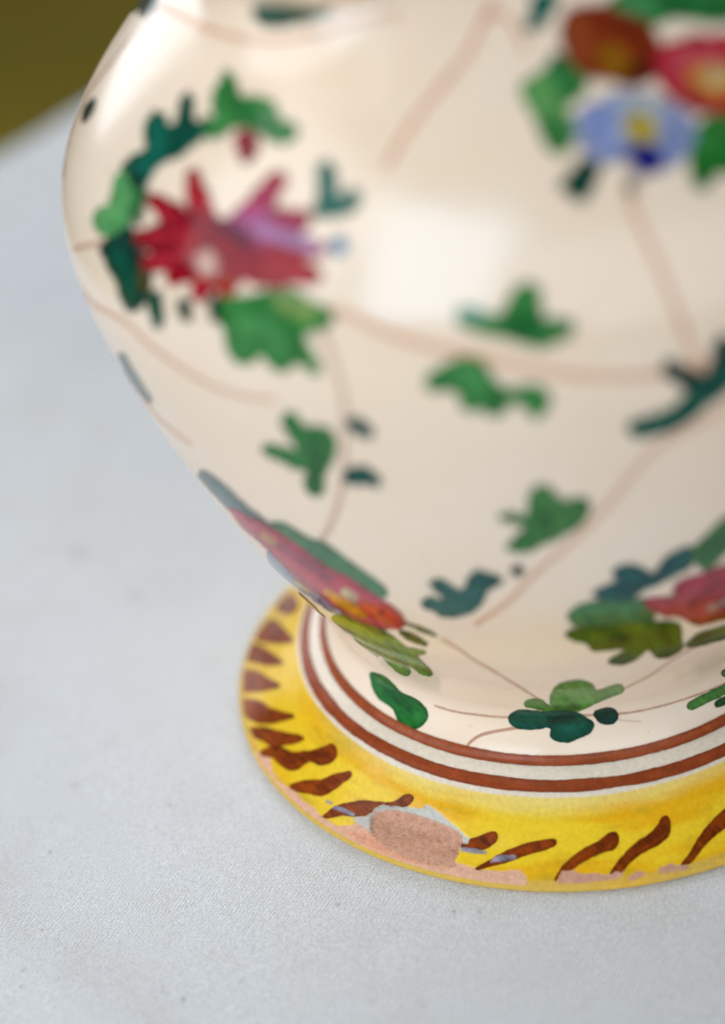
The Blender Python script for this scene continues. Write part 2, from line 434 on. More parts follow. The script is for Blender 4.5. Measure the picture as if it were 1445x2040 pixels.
# ---------------------------------------------------------------- ornament laid on the surface
bn = normals(bp); fpn = normals(fp)
sp = np.vstack([fp[-120:-4], bp[3:160]]); sp, _q2 = resample(sp, 0.002); sp = smooth_prof(sp, 4); spn = normals(sp)
made = []; span = {}
def decal(name, layers, on='body', cell=2.6, lift=0.0012, zr=(0.0, 9), material=None, parent=None, label=None, wob=1.0, fn=None, thr=None):
    P, N = (bp, bn) if on == 'body' else (fp, fpn) if on == 'foot' else (sp, spn)
    mz = (P[:, 1] >= zr[0]) & (P[:, 1] <= zr[1])
    P = P[mz]; N = N[mz]
    if fn is None:
        bx = np.array([l.box() for l in layers]); x0, y0, x1, y1 = bx[:, 0].min(), bx[:, 1].min(), bx[:, 2].max(), bx[:, 3].max()
        st = max(1, len(P)//300)
        tt = np.radians(np.linspace(-205, -5, 700))
        Q = lathe(P[::st], tt); x, y, d = proj(Q)
        n3 = np.stack([N[::st, None, 0]*np.cos(tt), N[::st, None, 0]*np.sin(tt), N[::st, None, 1]+0*tt], -1)
        xi = np.clip(((x+60)/ZBIN).astype(int), 0, 329); yi = np.clip(((y+120)/ZBIN).astype(int), 0, 399)
        vis = (((CAM-Q)*n3).sum(-1) > np.where(Q[..., 2] > 2.15, -0.9, -0.02)) & (d < zbuf[yi, xi]+0.16)
        inb = vis & (x > x0) & (x < x1) & (y > y0) & (y < y1)
        rows = np.where(inb.any(1))[0]; cols = np.where(inb.any(0))[0]
        if len(rows) == 0: print('EMPTY', name); return None
        r0 = max(0, (rows[0]-1)*st); r1 = min(len(P), (rows[-1]+2)*st)
        t0, t1 = tt[max(cols[0]-1, 0)], tt[min(cols[-1]+1, len(tt)-1)]
        px = cell/780.0
        step = max(1, int(round(px/0.002)))
        P = P[r0:r1:step]; N = N[r0:r1:step]
        tt = np.arange(t0, t1, px/max(P[:, 0].mean(), .1))
    else:
        P = P[::max(1, int(round(cell/780.0/0.002)))]; N = N[::max(1, int(round(cell/780.0/0.002)))]
        tt = thr
    Q = lathe(P, tt)
    n3 = np.stack([N[:, None, 0]*np.cos(tt), N[:, None, 0]*np.sin(tt), N[:, None, 1]+0*tt], -1)
    if fn is None:
        x, y, d = proj(Q)
        C, A = paint(x, y, layers, wob, 4.6 if cell > 2.3 else 1.2)
        xi = np.clip(((x+60)/ZBIN).astype(int), 0, 329); yi = np.clip(((y+120)/ZBIN).astype(int), 0, 399)
        vis = (((CAM-Q)*n3).sum(-1) > np.where(Q[..., 2] > 2.15, -0.9, -0.02)) & (d < zbuf[yi, xi]+0.16)
        A = A*vis
    else:
        C, A = fn(Q, P[:, 0][:, None]+0*tt, P[:, 1][:, None]+0*tt, tt[None, :]+0*Q[..., 0])
        x, y, d = proj(Q)
    if on == 'foot':
        # follow the flaked surface, and be missing where the glaze is missing
        jr = np.clip(np.searchsorted(sf, np.interp(P[:, 0], FOOT_PTS[::-1, 0][:-5], np.r_[0, np.cumsum(np.hypot(*np.diff(FOOT_PTS, axis=0).T))][::-1][:-5])), 0, len(sf)-1)
        jt = np.clip(np.searchsorted(tf, (tt-tf[0]) % (2*np.pi)+tf[0]), 0, len(tf)-1)
        A = A*(1-CHIPM[np.ix_(jr, jt)])
        Q = Q+n3*(0.0015*fbm(tt[None, :]*5+9, P[:, 0][:, None]*11+2))[..., None]
    Q = Q+n3*lift
    F = grid_faces(len(P), len(tt))
    Af = A.ravel()
    keep = (Af[F] > 0.01).any(1)
    F = F[keep]
    if len(F) == 0: print('EMPTY', name); return None
    used, inv = np.unique(F, return_inverse=True)
    F = inv.reshape(F.shape)
    # orient outward
    col = np.concatenate([C.reshape(-1, 3), Af[:, None]], 1)[used]
    o = mesh_obj(name, Q.reshape(-1, 3)[used], F, material or M_PAINT, parent or (body if on == 'body' else foot), color=col)
    if label: o['label'] = label
    cu = used % len(tt); span[o.name] = (math.degrees(tt[cu.min()]), math.degrees(tt[cu.max()]))
    return o

# rings round the stem, each a whole turn
RINGC = (150, 68, 34)
def ring(zc, rc, hw, col, name, label):
    P0 = fp
    s = np.r_[0, np.cumsum(np.hypot(*np.diff(fp, axis=0).T))]
    i = np.argmin(np.hypot(fp[:, 0]-rc, fp[:, 1]-zc)); s0 = s[i]
    base = lin(col)
    def fn(Q, R, Z, T):
        sv = np.interp(-R.ravel(), -fp[len(fp)//5:, 0], s[len(fp)//5:]).reshape(R.shape)
        c0 = s0+0.0035*fbm(T*2.3+hw*99, T*0+1)
        h = hw*(1+0.20*fbm(T*3.1, T*0+8)+0.10*fbm(T*19, T*0+2))
        d = np.abs(sv-c0)-h
        x, y, _ = proj(Q)
        a = 1-sstep(-0.0022, 0.0022, d+0.0012*fbm(T*60, sv*200))
        v = 1+0.22*fbm(T*11, sv*90)+0.14*fbm(T*70, sv*60)-0.14*np.exp(-(d+0.004)**2/0.00001)
        wear = sstep(0.45, 0.8, fbm(T*40+2, sv*260))*0.35
        C = np.clip(base*v[..., None], 0, 1)
        return C, a*(1-wear)
    return decal(name, None, 'foot', 1.6, 0.0016, (0.15, 0.3), M_STROKE, fn=fn, thr=np.radians(np.arange(0, 360.2, 0.3)), label=label)
ring(.191, .787, 0.0166, RINGC, 'painted_ring', 'outer brown painted ring')

# --- colours
TEAL = (0, 90, 70); TEAL2 = (0, 66, 54); TEALG = (30, 112, 96); GRN = (62, 138, 66); LGRN = (92, 166, 96); DGRN = (18, 98, 48)
RED = (176, 8, 34); LRED = (206, 56, 66); CRIM = (160, 8, 38); DK = (10, 52, 44); STEM = (252, 160, 104); OLV = (70, 104, 24); LOLV = (138, 168, 66)

def add(name, layers, **k):
    o = decal(name, layers, **k)
    if o: made.append(o)
    return o
def leaf(layers, **k): return add('painted_leaf', layers, **k)
def stem(z, pts, r, a=0.7, col=STEM, **k):
    p = [(q[0], q[1], (q[2] if len(q) > 2 else r*(0.68 if r > 4 else 1))*z[0]) for q in pts]
    k.setdefault('cell', 2.6); k.setdefault('lift', 0.0009)
    return add('painted_stem', [L(col, z, p, soft=2.2, a=a*0.62, edge=0.0, var=0.08)], **k)

# stems first (lowest coat)
stem(Z1, [(600, 40), (560, 100), (500, 170), (430, 262), (350, 370), (300, 470), (262, 600), (250, 700)], 2.2, 0.8, (196, 128, 104), cell=1.6)
stem(PX, [(326, 12), (370, 36), (420, 58), (472, 75), (552, 82), (652, 62), (722, 42), (790, 25)], 9, 0.55)
stem(PX, [(150, 495), (175, 489), (206, 481)], 7, 0.8, (228, 168, 130))
stem(PX, [(150, 560), (186, 605), (251, 642), (311, 697), (401, 757), (477, 787), (545, 798)], 7, 0.55)
stem(PX, [(262, 760), (301, 815), (345, 858), (381, 884)], 5, 0.5)
stem(PX, [(630, 640), (650, 680), (667, 725), (682, 775), (688, 830), (688, 900), (682, 970), (665, 1032), (642, 1075)], 9, 0.6, (226, 172, 146))
stem(PX, [(984, 0), (966, 35), (936, 100), (886, 165), (825, 240), (788, 300), (770, 330)], 11, 0.6)
stem(PX, [(966, 32), (1005, 30), (1030, 60), (1046, 95)], 10, 0.55)
stem(PX, [(1250, 380), (1272, 441), (1312, 527), (1342, 602), (1367, 667), (1390, 722)], 11, 0.6)
stem(PX, [(670, 618), (715, 635), (765, 660), (850, 688), (960, 712), (1060, 735), (1180, 750), (1300, 746), (1370, 735), (1480, 700), (1600, 640)], 12, 0.55)
stem(PX, [(1560, 700), (1480, 790), (1400, 840), (1310, 890), (1240, 970), (1170, 1052), (1080, 1130), (1010, 1200), (950, 1242)], 9, 0.5)
FS = dict(cell=1.5)
stem(PX, [(880, 1272), (915, 1293), (945, 1314), (1014, 1355), (1080, 1397)], 2.2, 0.75, (212, 140, 100), **FS)
stem(PX, [(1243, 1372), (1291, 1348), (1343, 1313), (1395, 1283), (1445, 1262)], 2.0, 0.65, (216, 156, 116), **FS)
stem(PX, [(868, 1406), (905, 1417), (960, 1425), (1014, 1429), (1060, 1427), (1166, 1425), (1232, 1422), (1291, 1413), (1360, 1394), (1412, 1375), (1480, 1345), (1560, 1300)], 2.0, 0.75, (208, 140, 104), **FS)
stem(PX, [(930, 1492), (938, 1478), (966, 1462), (1028, 1450)], 3.0, 0.8, (212, 132, 92), **FS)
stem(PX, [(1229, 1434), (1277, 1438)], 1.5, 0.4, (210, 150, 110), **FS)

# --- left bouquet
leaf([L(TEAL, PX, [(308, 250, 12), (325, 285, 20), (300, 312, 17), (270, 338, 17)], 3), L(TEAL, PX, [(372, 215, 3), (368, 262, 10), (330, 290, 16)], 3), L(TEAL, Z1, [(745, 372), (768, 420), (757, 470), (790, 492), (828, 468), (818, 505), (780, 560), (720, 610), (650, 642), (612, 662), (592, 700), (572, 742), (530, 742), (505, 710), (490, 680),
                   (510, 640), (545, 615), (592, 622), (582, 560), (585, 490), (610, 455), (645, 458), (665, 500), (700, 492), (717, 450), (725, 400)], 3),
      L((12, 120, 98), Z1, [(620, 500, 18), (640, 570, 30), (560, 680, 22)], 6, 0.7), L(DK, Z1, [(545, 700, 18), (550, 770, 22)], 8, 0.75), L(TEAL2, Z1, [(740, 430, 12), (740, 520, 20), (680, 590, 20)], 6, 0.5)])
leaf([L(GRN, PX, [(450, 165, 8), (458, 205, 17), (480, 232, 17), (530, 245, 12)], 3), L(GRN, Z1, [(898, 285), (880, 330), (855, 370), (850, 440), (858, 470), (822, 500), (828, 542), (880, 542), (920, 500), (960, 488), (1020, 512), (1080, 552), (1130, 562), (1172, 542), (1168, 500), (1110, 468), (1082, 410), (1020, 390), (960, 388), (930, 330)], 3.5),
      L(DGRN, Z1, [(900, 330, 14), (960, 440, 26), (1020, 460, 26), (1090, 500, 14)], 10, 0.55), L(LGRN, Z1, [(870, 480, 18), (850, 520, 14)], 8, 0.7), L(LGRN, Z1, [(1040, 430, 12), (1120, 510, 12)], 6, 0.6)], lift=.0016)
leaf([L(LGRN, Z1, [(470, 695), (502, 690), (520, 740), (555, 770), (552, 830), (520, 850), (500, 895), (450, 932), (400, 922), (378, 870), (395, 830), (440, 822), (452, 760)], 3),
      L(DGRN, Z1, [(560, 770, 20), (540, 860, 26)], 10, 0.7), L((120, 185, 110), Z1, [(410, 860, 16), (480, 800, 18)], 8, 0.5)], lift=.0019)
leaf([L(TEAL2, PX, [(232, 478, 16), (240, 520, 20), (262, 560, 18), (268, 592, 12)], 3), L(TEAL2, Z1, [(490, 880), (530, 922), (540, 1000), (582, 1060), (602, 1120), (585, 1170), (562, 1205), (522, 1228), (490, 1190), (470, 1130), (440, 1060), (413, 1010), (418, 960), (450, 920)], 3),
      L(TEAL, Z1, [(460, 1000, 24), (510, 1120, 28), (530, 1190, 18)], 8, 0.8), L((0, 30, 34), Z1, [(550, 1000, 12), (590, 1070, 12)], 8, 0.8), L((110, 82, 22), Z1, [(572, 1090, 16), (575, 1140, 14)], 7, 0.7),
      L(TEAL, Z1, [(618, 1185, 24), (628, 1285, 13)], 3), L(TEAL2, Z1, [(733, 1205, 17), (738, 1252, 15)], 3)], lift=.0014)
pet = lambda a, b, ra, rb, c=RED, al=1.0, so=2.5: L(c, PX, [(a[0], a[1], ra), ((a[0]+b[0])/2, (a[1]+b[1])/2, (ra+rb)/2+2), (b[0], b[1], rb)], so, al)
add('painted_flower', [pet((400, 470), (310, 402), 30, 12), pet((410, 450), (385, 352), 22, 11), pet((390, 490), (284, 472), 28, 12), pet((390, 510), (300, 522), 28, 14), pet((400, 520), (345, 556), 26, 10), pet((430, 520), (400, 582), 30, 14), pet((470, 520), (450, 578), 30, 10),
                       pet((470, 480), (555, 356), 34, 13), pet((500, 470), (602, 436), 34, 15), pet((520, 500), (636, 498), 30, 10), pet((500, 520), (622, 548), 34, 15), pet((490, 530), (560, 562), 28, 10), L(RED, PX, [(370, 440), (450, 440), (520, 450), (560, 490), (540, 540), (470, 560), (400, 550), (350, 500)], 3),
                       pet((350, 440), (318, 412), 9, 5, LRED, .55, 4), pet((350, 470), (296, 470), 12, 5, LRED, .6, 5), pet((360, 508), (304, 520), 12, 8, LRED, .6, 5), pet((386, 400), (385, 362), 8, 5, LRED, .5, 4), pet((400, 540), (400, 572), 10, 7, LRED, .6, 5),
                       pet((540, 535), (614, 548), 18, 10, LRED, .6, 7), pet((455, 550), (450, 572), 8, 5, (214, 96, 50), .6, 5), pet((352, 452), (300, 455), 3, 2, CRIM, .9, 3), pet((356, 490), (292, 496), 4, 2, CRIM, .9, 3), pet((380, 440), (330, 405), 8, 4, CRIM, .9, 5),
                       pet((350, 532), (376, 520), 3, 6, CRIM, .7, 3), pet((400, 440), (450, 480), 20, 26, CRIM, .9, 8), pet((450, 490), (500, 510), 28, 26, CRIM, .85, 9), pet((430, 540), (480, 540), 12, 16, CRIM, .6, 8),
                       pet((500, 430), (550, 372), 16, 8, (206, 56, 112), .7, 8), pet((480, 440), (530, 440), 14, 16, (196, 100, 160), .75, 8), pet((520, 470), (590, 462), 16, 10, (200, 86, 140), .8, 8), pet((510, 455), (626, 492), 6, 10, (204, 160, 208), .75, 7),  # lilac strokes put the window reflection into the petal colour
                       pet((560, 430), (606, 440), 12, 8, (188, 40, 90), .7, 6), pet((440, 445), (500, 485), 6, 8, (70, 10, 60), .75, 6), pet((410, 520), (416, 530), 18, 17, (236, 188, 168), .9, 3)], lift=.0024, label='crimson painted flower with pink petals and a painted lilac window reflection')
add('painted_bud', [L(CRIM, Z1, [(958, 520), (1020, 550), (1012, 610), (975, 638), (948, 600), (946, 555)], 3)], lift=.0022)
leaf([L(LGRN, PX, [(500, 640, 20), (490, 712, 6)], 3), L(LGRN, PX, [(530, 660, 22), (552, 728, 6)], 3), L(LGRN, PX, [(570, 650, 20), (622, 726, 6)], 3), L(GRN, Z1, [(870, 1190), (960, 1180), (1060, 1160), (1160, 1158), (1230, 1200), (1318, 1240), (1305, 1290), (1222, 1312), (1182, 1340), (1220, 1400), (1265, 1450), (1252, 1478), (1205, 1445), (1170, 1430), (1120, 1472),
                  (1080, 1440), (1042, 1402), (1000, 1432), (950, 1440), (920, 1390), (900, 1330), (880, 1270), (845, 1230)], 3.2),
      L(LGRN, Z1, [(960, 1280, 30), (1060, 1300, 40), (1140, 1370, 26)], 12, 0.8), L((40, 118, 60), Z1, [(1000, 1240, 12), (1100, 1280, 12), (1200, 1400, 12)], 8, 0.5), L((180, 196, 110), Z1, [(1130, 1205, 22), (1230, 1240, 22)], 12, 0.75),
      L(DK, Z1, [(848, 1195, 16), (862, 1255, 16)], 6, 0.9)], lift=.0019)
leaf([L(TEALG, PX, [(652, 340, 8), (656, 385, 15), (662, 410, 14), (704, 390, 8)], 4), L(TEALG, Z1, [(1298, 645), (1330, 680), (1332, 760), (1360, 788), (1400, 750), (1427, 768), (1418, 812), (1370, 842), (1310, 855), (1250, 852), (1262, 800), (1275, 740), (1260, 690)], 4)], lift=.0016)
add('painted_dot', [L((60, 148, 196), Z1, [(1350, 972, 22), (1352, 984, 22)], 5, 0.95)], lift=.0019)
leaf([L(DK, Z1, [(372, 400, 7), (350, 440, 18), (332, 482, 6)], 2)], cell=1.6)
leaf([L(DK, Z1, [(600, -40, 30), (596, 20, 26), (585, 40, 14)], 2), L((70, 84, 40), Z1, [(555, 10, 12), (530, 48, 4)], 2), L((40, 60, 44), Z1, [(570, 10, 12), (555, 62, 4)], 2), L((40, 60, 50), Z1, [(585, 20, 10), (578, 66, 4)], 2)], cell=1.6)
leaf([L((2, 76, 50), Z1, [(1010, 40), (1050, 28), (1120, 20), (1200, -30), (1290, -60), (1400, -30), (1350, 10), (1300, 50), (1200, 80), (1080, 98), (1030, 82)], 4)], lift=.0016)

# --- sprigs over the belly
leaf([L(GRN, Z2, [(620, 1150), (660, 1128), (702, 1150), (708, 1220), (720, 1268), (780, 1272), (838, 1280), (832, 1322), (770, 1352), (700, 1372), (640, 1352), (570, 1332), (480, 1312), (400, 1285), (385, 1245), (440, 1235), (555, 1262), (580, 1220), (600, 1180)], 4),
      L(DGRN, Z2, [(600, 1290, 24), (670, 1300, 34), (680, 1250, 20)], 16, 0.8), L((150, 200, 190), Z2, [(400, 1235, 12), (470, 1248, 10)], 10, 0.5)], lift=.0016)
leaf([L(GRN, Z4, [(258, 310), (300, 280), (360, 240), (430, 228), (490, 258), (525, 320), (580, 350), (650, 340), (712, 345), (742, 390), (722, 430), (690, 452), (650, 420), (620, 390), (580, 400), (560, 442), (520, 444), (480, 420), (410, 422), (390, 370), (340, 350), (280, 348)], 4),
      L(LGRN, Z4, [(380, 270, 20), (450, 290, 26), (470, 340, 22)], 12, 0.6), L(DGRN, Z4, [(290, 320, 14), (340, 310, 8)], 10, 0.5), L(DGRN, Z4, [(500, 400, 16), (540, 430, 10)], 10, 0.45), L(LGRN, Z4, [(690, 370, 16)], 8, 0.5)], lift=.0016)
leaf([L(TEAL2, Z4, [(1230, 265, 28), (1300, 312, 32), (1370, 345, 38), (1445, 300, 42), (1540, 240, 40)], 4), L(TEAL2, Z4, [(1440, 175, 34), (1425, 280, 38)], 4), L((4, 92, 74), Z4, [(1092, 502, 27), (1170, 492, 33), (1260, 450, 36), (1330, 390, 36), (1400, 335, 40), (1500, 270, 40)], 4),
      L(DK, Z4, [(1300, 300, 20), (1400, 330, 26)], 10, 0.5)], lift=.0016)
leaf([L((66, 128, 66), Z4, [(700, 738), (750, 748), (792, 800), (860, 788), (905, 808), (875, 870), (800, 922), (720, 962), (640, 988), (585, 975), (620, 940), (655, 900), (640, 882), (600, 874), (555, 852), (600, 842), (660, 855), (670, 800), (680, 760)], 3.5),
      L((96, 154, 84), Z4, [(720, 780, 18), (820, 840, 26), (740, 920, 18)], 12, 0.5), L((30, 80, 46), Z4, [(720, 850, 14), (735, 890, 12)], 10, 0.5)], lift=.0016)
leaf([L((40, 104, 94), Z4, [(440, 1085), (490, 1083), (548, 1110), (522, 1136), (490, 1152), (480, 1190), (440, 1226), (380, 1243), (310, 1237), (245, 1198), (265, 1180), (320, 1195), (332, 1170), (300, 1142), (270, 1118), (312, 1112), (360, 1140), (400, 1150), (425, 1120)], 3),
      L((24, 70, 66), Z4, [(450, 1110, 14), (520, 1112, 12)], 8, 0.5)], lift=.0016)
add('painted_dot', [L((92, 88, 84), Z4, [(612, 1065, 12), (630, 1068, 12)], 4, 0.8)])
leaf([L((58, 130, 64), Z3, [(1128, 455), (1172, 448), (1205, 500), (1290, 508), (1335, 560), (1312, 640), (1280, 690), (1285, 750), (1240, 765), (1215, 720), (1220, 662), (1160, 652), (1100, 622), (1050, 592), (1075, 572), (1150, 588), (1190, 600), (1170, 552), (1140, 510)], 3.2),
      L((34, 92, 50), Z3, [(1250, 560, 20), (1260, 640, 18), (1255, 720, 12)], 12, 0.55), L((96, 160, 88), Z3, [(1290, 560, 12)], 8, 0.4)], lift=.0016)
leaf([L((14, 88, 78), PX, [(700, 842, 7), (714, 850, 11), (735, 862, 5)], 2.5)], lift=.0014)
leaf([L((14, 88, 78), PX, [(697, 950, 11), (718, 944, 14), (738, 952, 10), (752, 962, 4)], 2.5)], lift=.0014)
leaf([L((120, 142, 142), PX, [(243, 710, 7), (265, 752, 8), (298, 797, 5)], 3, 0.8)], cell=1.8)

# --- lower left bouquet, wrapping under the belly
ZL = (0.52, 2.0); CL = dict(cell=1.8, zr=ZL)
leaf([L((96, 124, 120), PX, [(405, 946, 9), (432, 970, 13), (480, 1015, 14), (526, 1045, 9)], 3, 0.95)], **CL)
leaf([L((78, 136, 92), PX, [(540, 1040), (570, 1043), (610, 1068), (650, 1083), (692, 1114), (735, 1145), (768, 1172), (768, 1188), (740, 1182), (690, 1152), (640, 1127), (590, 1092), (552, 1062)], 2.5)], lift=.0014, **CL)
add('painted_flower', [L((206, 62, 84), PX, [(460, 1012), (500, 1030), (540, 1050), (600, 1090), (650, 1128), (700, 1153), (750, 1188), (790, 1213), (808, 1238), (797, 1251), (760, 1250), (720, 1237), (690, 1222), (650, 1192), (600, 1160), (560, 1120), (520, 1080), (482, 1048)], 2.5),
                       L((150, 60, 90), PX, [(560, 1085, 9), (620, 1125, 10), (660, 1150, 8)], 5, 0.6), L((226, 176, 80), PX, [(528, 1066, 6), (545, 1080, 6)], 3, 0.8),
                       L((244, 158, 30), PX, [(652, 1178, 6), (690, 1203, 9), (722, 1222, 8)], 3), L((238, 214, 160), PX, [(688, 1178, 7), (706, 1190, 7)], 3, 0.9),
                       L((226, 66, 34), PX, [(730, 1208, 12), (770, 1226, 13), (794, 1240, 7)], 4, 0.9), L((180, 30, 40), PX, [(760, 1220, 7)], 3, 0.8)], lift=.002, label='pink and orange painted flower low on the left', **CL)
add('painted_flower', [L((146, 160, 180), PX, [(535, 1096), (575, 1112), (605, 1142), (640, 1172), (682, 1212), (672, 1222), (640, 1205), (610, 1182), (580, 1160), (540, 1125)], 2.2),
                       L((94, 96, 150), PX, [(640, 1196, 6), (662, 1212, 5)], 3, 0.9), L((212, 178, 90), PX, [(590, 1158, 4), (612, 1174, 4)], 2, 0.8)], lift=.0018, label='pale blue painted flower at the left edge', cell=1.6, zr=(0.45, 2.0))
leaf([L((128, 160, 58), Z5, [(585, 265), (640, 240), (740, 275), (820, 308), (900, 348), (960, 388), (1005, 428), (1105, 450), (1115, 468), (1068, 482), (1140, 550), (1158, 588), (1118, 592), (1050, 550), (1008, 530), (1032, 570), (1010, 592), (960, 572), (918, 530), (860, 475),
                  (845, 486), (800, 452), (740, 412), (700, 362), (650, 332)], 2),
      L((54, 92, 36), Z5, [(640, 245, 12), (760, 285, 22), (880, 350, 14)], 4, 0.85), L((86, 142, 60), Z5, [(920, 400, 20), (990, 480, 22), (1000, 550, 10)], 6, 0.6), L((60, 110, 40), Z5, [(1070, 540, 12), (1140, 580, 6)], 4, 0.6)],
     lift=.0016, cell=1.6, zr=(0.35, 1.6))
leaf([L((48, 84, 46), Z5, [(980, 345, 10), (1040, 372, 22), (1120, 412, 12)], 2), L((70, 92, 50), Z5, [(1005, 290, 5), (1090, 325, 10), (1180, 362, 4)], 2)], cell=1.6, zr=(0.35, 1.6))
leaf([L((54, 66, 30), Z5, [(395, 130, 8), (470, 200, 9), (540, 262, 4)], 2)], cell=1.6, zr=(0.4, 1.6))

# --- sprigs on the stem of the vase
leaf([L((36, 118, 48), Z5, [(806, 582), (860, 588), (922, 628), (980, 690), (1060, 728), (1122, 780), (1132, 840), (1102, 882), (1040, 902), (978, 872), (950, 812), (920, 770), (860, 732), (820, 670)], 1.5),
      L((20, 84, 44), Z5, [(900, 690, 20), (980, 740, 24), (1030, 790, 20)], 8, 0.6), L((110, 160, 110), Z5, [(850, 622, 4), (930, 668, 4)], 3, 0.5), L((66, 150, 66), Z5, [(1080, 840, 16)], 8, 0.5)], lift=.0014, **FS)
leaf([L((98, 156, 62), Z6, [(440, 720), (460, 670), (510, 635), (600, 623), (670, 640), (712, 680), (800, 650), (850, 653), (858, 685), (800, 712), (700, 750), (640, 782), (560, 802), (470, 802), (440, 762)], 1.5),
      L((120, 172, 86), Z6, [(540, 690, 26), (620, 690, 20)], 8, 0.5), L((56, 104, 40), Z6, [(470, 780, 14), (600, 770, 14)], 6, 0.7), L((90, 150, 60), Z6, [(310, 755, 20), (370, 760, 28), (430, 790, 18)], 1.5), L((60, 110, 44), Z6, [(400, 785, 12)], 5, 0.6)], lift=.0014, **FS)
leaf([L((18, 86, 66), Z6, [(198, 840), (230, 803), (300, 793), (400, 800), (520, 798), (600, 812), (662, 850), (688, 882), (662, 930), (600, 952), (540, 977), (480, 972), (440, 940), (440, 893), (330, 902), (240, 892)], 1.5),
      L((12, 46, 40), Z6, [(440, 850, 22), (560, 826, 20)], 8, 0.7), L((30, 116, 84), Z6, [(500, 900, 12), (620, 890, 14)], 6, 0.5)], lift=.0019, **FS)
leaf([L((14, 66, 54), Z6, [(690, 812), (740, 783), (800, 785), (827, 820), (802, 866), (730, 868)], 1.5)], lift=.0017, **FS)
leaf([L((84, 140, 58), Z6, [(1250, 770, 22), (1330, 728, 26), (1445, 672, 24), (1540, 620, 18)], 1.5), L((34, 82, 34), Z6, [(1400, 760, 16), (1450, 735, 20), (1540, 700, 16)], 1.5), L((70, 120, 54), Z6, [(1445, 580, 18), (1540, 560, 24)], 1.5)], lift=.0014, **FS)

# --- lower right bouquet
leaf([L((28, 94, 92), Z4, [(920, 1160), (970, 1128), (1012, 1110), (1000, 1068), (1060, 1043), (1120, 1058), (1162, 1085), (1190, 1040), (1230, 1000), (1300, 973), (1332, 1000), (1312, 1050), (1262, 1080), (1180, 1122), (1110, 1152), (1060, 1192), (980, 1188)], 3),
      L((18, 66, 72), Z4, [(1020, 1150, 14), (1120, 1120, 14), (1220, 1040, 12)], 8, 0.5)], lift=.0014, cell=2.2)
leaf([L((66, 124, 68), Z4, [(1310, 990), (1378, 920), (1445, 858), (1600, 780), (1600, 880), (1445, 1000), (1380, 1062), (1330, 1042)], 3.5), L((36, 90, 60), Z4, [(1350, 1010, 14), (1450, 930, 14)], 8, 0.5)], lift=.0016, cell=2.2)
leaf([L((76, 136, 84), Z4, [(820, 1250), (860, 1208), (940, 1188), (1060, 1188), (1132, 1180), (1165, 1230), (1150, 1290), (1060, 1300), (960, 1300), (860, 1292)], 3), L((50, 104, 62), Z4, [(900, 1270, 14), (1040, 1270, 14)], 8, 0.5)], lift=.0018, cell=2.0)
leaf([L((70, 106, 26), Z6, [(528, 362), (560, 328), (650, 318), (760, 308), (900, 288), (1000, 288), (1100, 278), (1182, 300), (1192, 380), (1202, 430), (1150, 472), (1080, 492), (1030, 472), (1000, 440), (940, 492), (880, 522), (800, 527), (775, 507), (830, 468), (880, 440), (800, 442), (690, 452), (650, 412), (580, 392)], 2),
      L((22, 58, 32), Z6, [(790, 380, 20), (880, 375, 24)], 6, 0.75), L((26, 56, 20), Z6, [(1080, 340, 24), (1130, 420, 20), (1080, 460, 14)], 8, 0.7), L((14, 78, 60), Z6, [(800, 510, 10), (900, 480, 18)], 4, 0.8),
      L((104, 128, 24), Z6, [(850, 320, 12), (960, 310, 16)], 6, 0.6), L((70, 70, 20), Z6, [(700, 410, 12), (800, 420, 12)], 5, 0.6)], lift=.0021, cell=1.7)
leaf([L((62, 96, 30), Z6, [(1220, 412), (1300, 350), (1400, 318), (1540, 290), (1540, 350), (1350, 407), (1250, 432)], 2), L((16, 36, 20), Z6, [(1290, 375, 16), (1350, 360, 20)], 6, 0.8)], lift=.0018, cell=1.7)
add('painted_flower', [L((192, 56, 74), Z6, [(978, 160), (1030, 143), (1140, 140), (1150, 80), (1202, 38), (1300, 10), (1445, -45), (1640, -100), (1640, 230), (1500, 250), (1400, 272), (1300, 302), (1240, 282), (1180, 252), (1100, 252), (1040, 222), (1000, 200)], 3),
                       L((214, 94, 100), Z6, [(1060, 180, 24), (1200, 160, 26), (1260, 100, 20)], 10, 0.5), L((130, 20, 40), Z6, [(1250, 180, 16), (1330, 120, 20), (1420, 60, 16)], 10, 0.55),
                       L((206, 176, 160), Z6, [(1355, 205, 14), (1440, 165, 18), (1540, 120, 20)], 5, 0.85), L((152, 34, 14), Z6, [(1255, 280, 12), (1340, 275, 16), (1445, 245, 16), (1560, 210, 14)], 4, 0.9)], lift=.0024, cell=2.0, label='pinkish red painted flower low on the right')

# --- upper right bouquet
leaf([L((50, 134, 66), Z2, [(985, 10), (1100, -40), (1500, -60), (1700, 0), (1700, 90), (1445, 78), (1380, 84), (1250, 62), (1170, 92), (1080, 62)], 5), L((104, 174, 110), Z2, [(1040, 20, 24), (1140, 40, 20)], 16, 0.7), L((16, 90, 46), Z2, [(1200, 20, 16), (1400, 30, 16)], 16, 0.5)], lift=.0014)
leaf([L((16, 108, 92), Z2, [(690, -20), (780, -20), (742, 50), (690, 112), (648, 112), (680, 60)], 4)], lift=.0014)
leaf([L((92, 158, 84), Z2, [(638, 350), (700, 308), (750, 258), (770, 218), (820, 238), (882, 290), (882, 362), (830, 402), (805, 430), (842, 500), (832, 572), (780, 602), (730, 560), (700, 470), (660, 402)], 5),
      L((28, 116, 60), Z2, [(800, 270, 30), (830, 350, 34)], 14, 0.85), L((6, 74, 60), Z2, [(775, 235, 16), (770, 270, 14)], 10, 0.7), L((34, 110, 48), Z2, [(760, 510, 28), (790, 560, 28)], 14, 0.8), L((130, 184, 110), Z2, [(690, 350, 20), (740, 430, 22)], 14, 0.5)], lift=.0016)
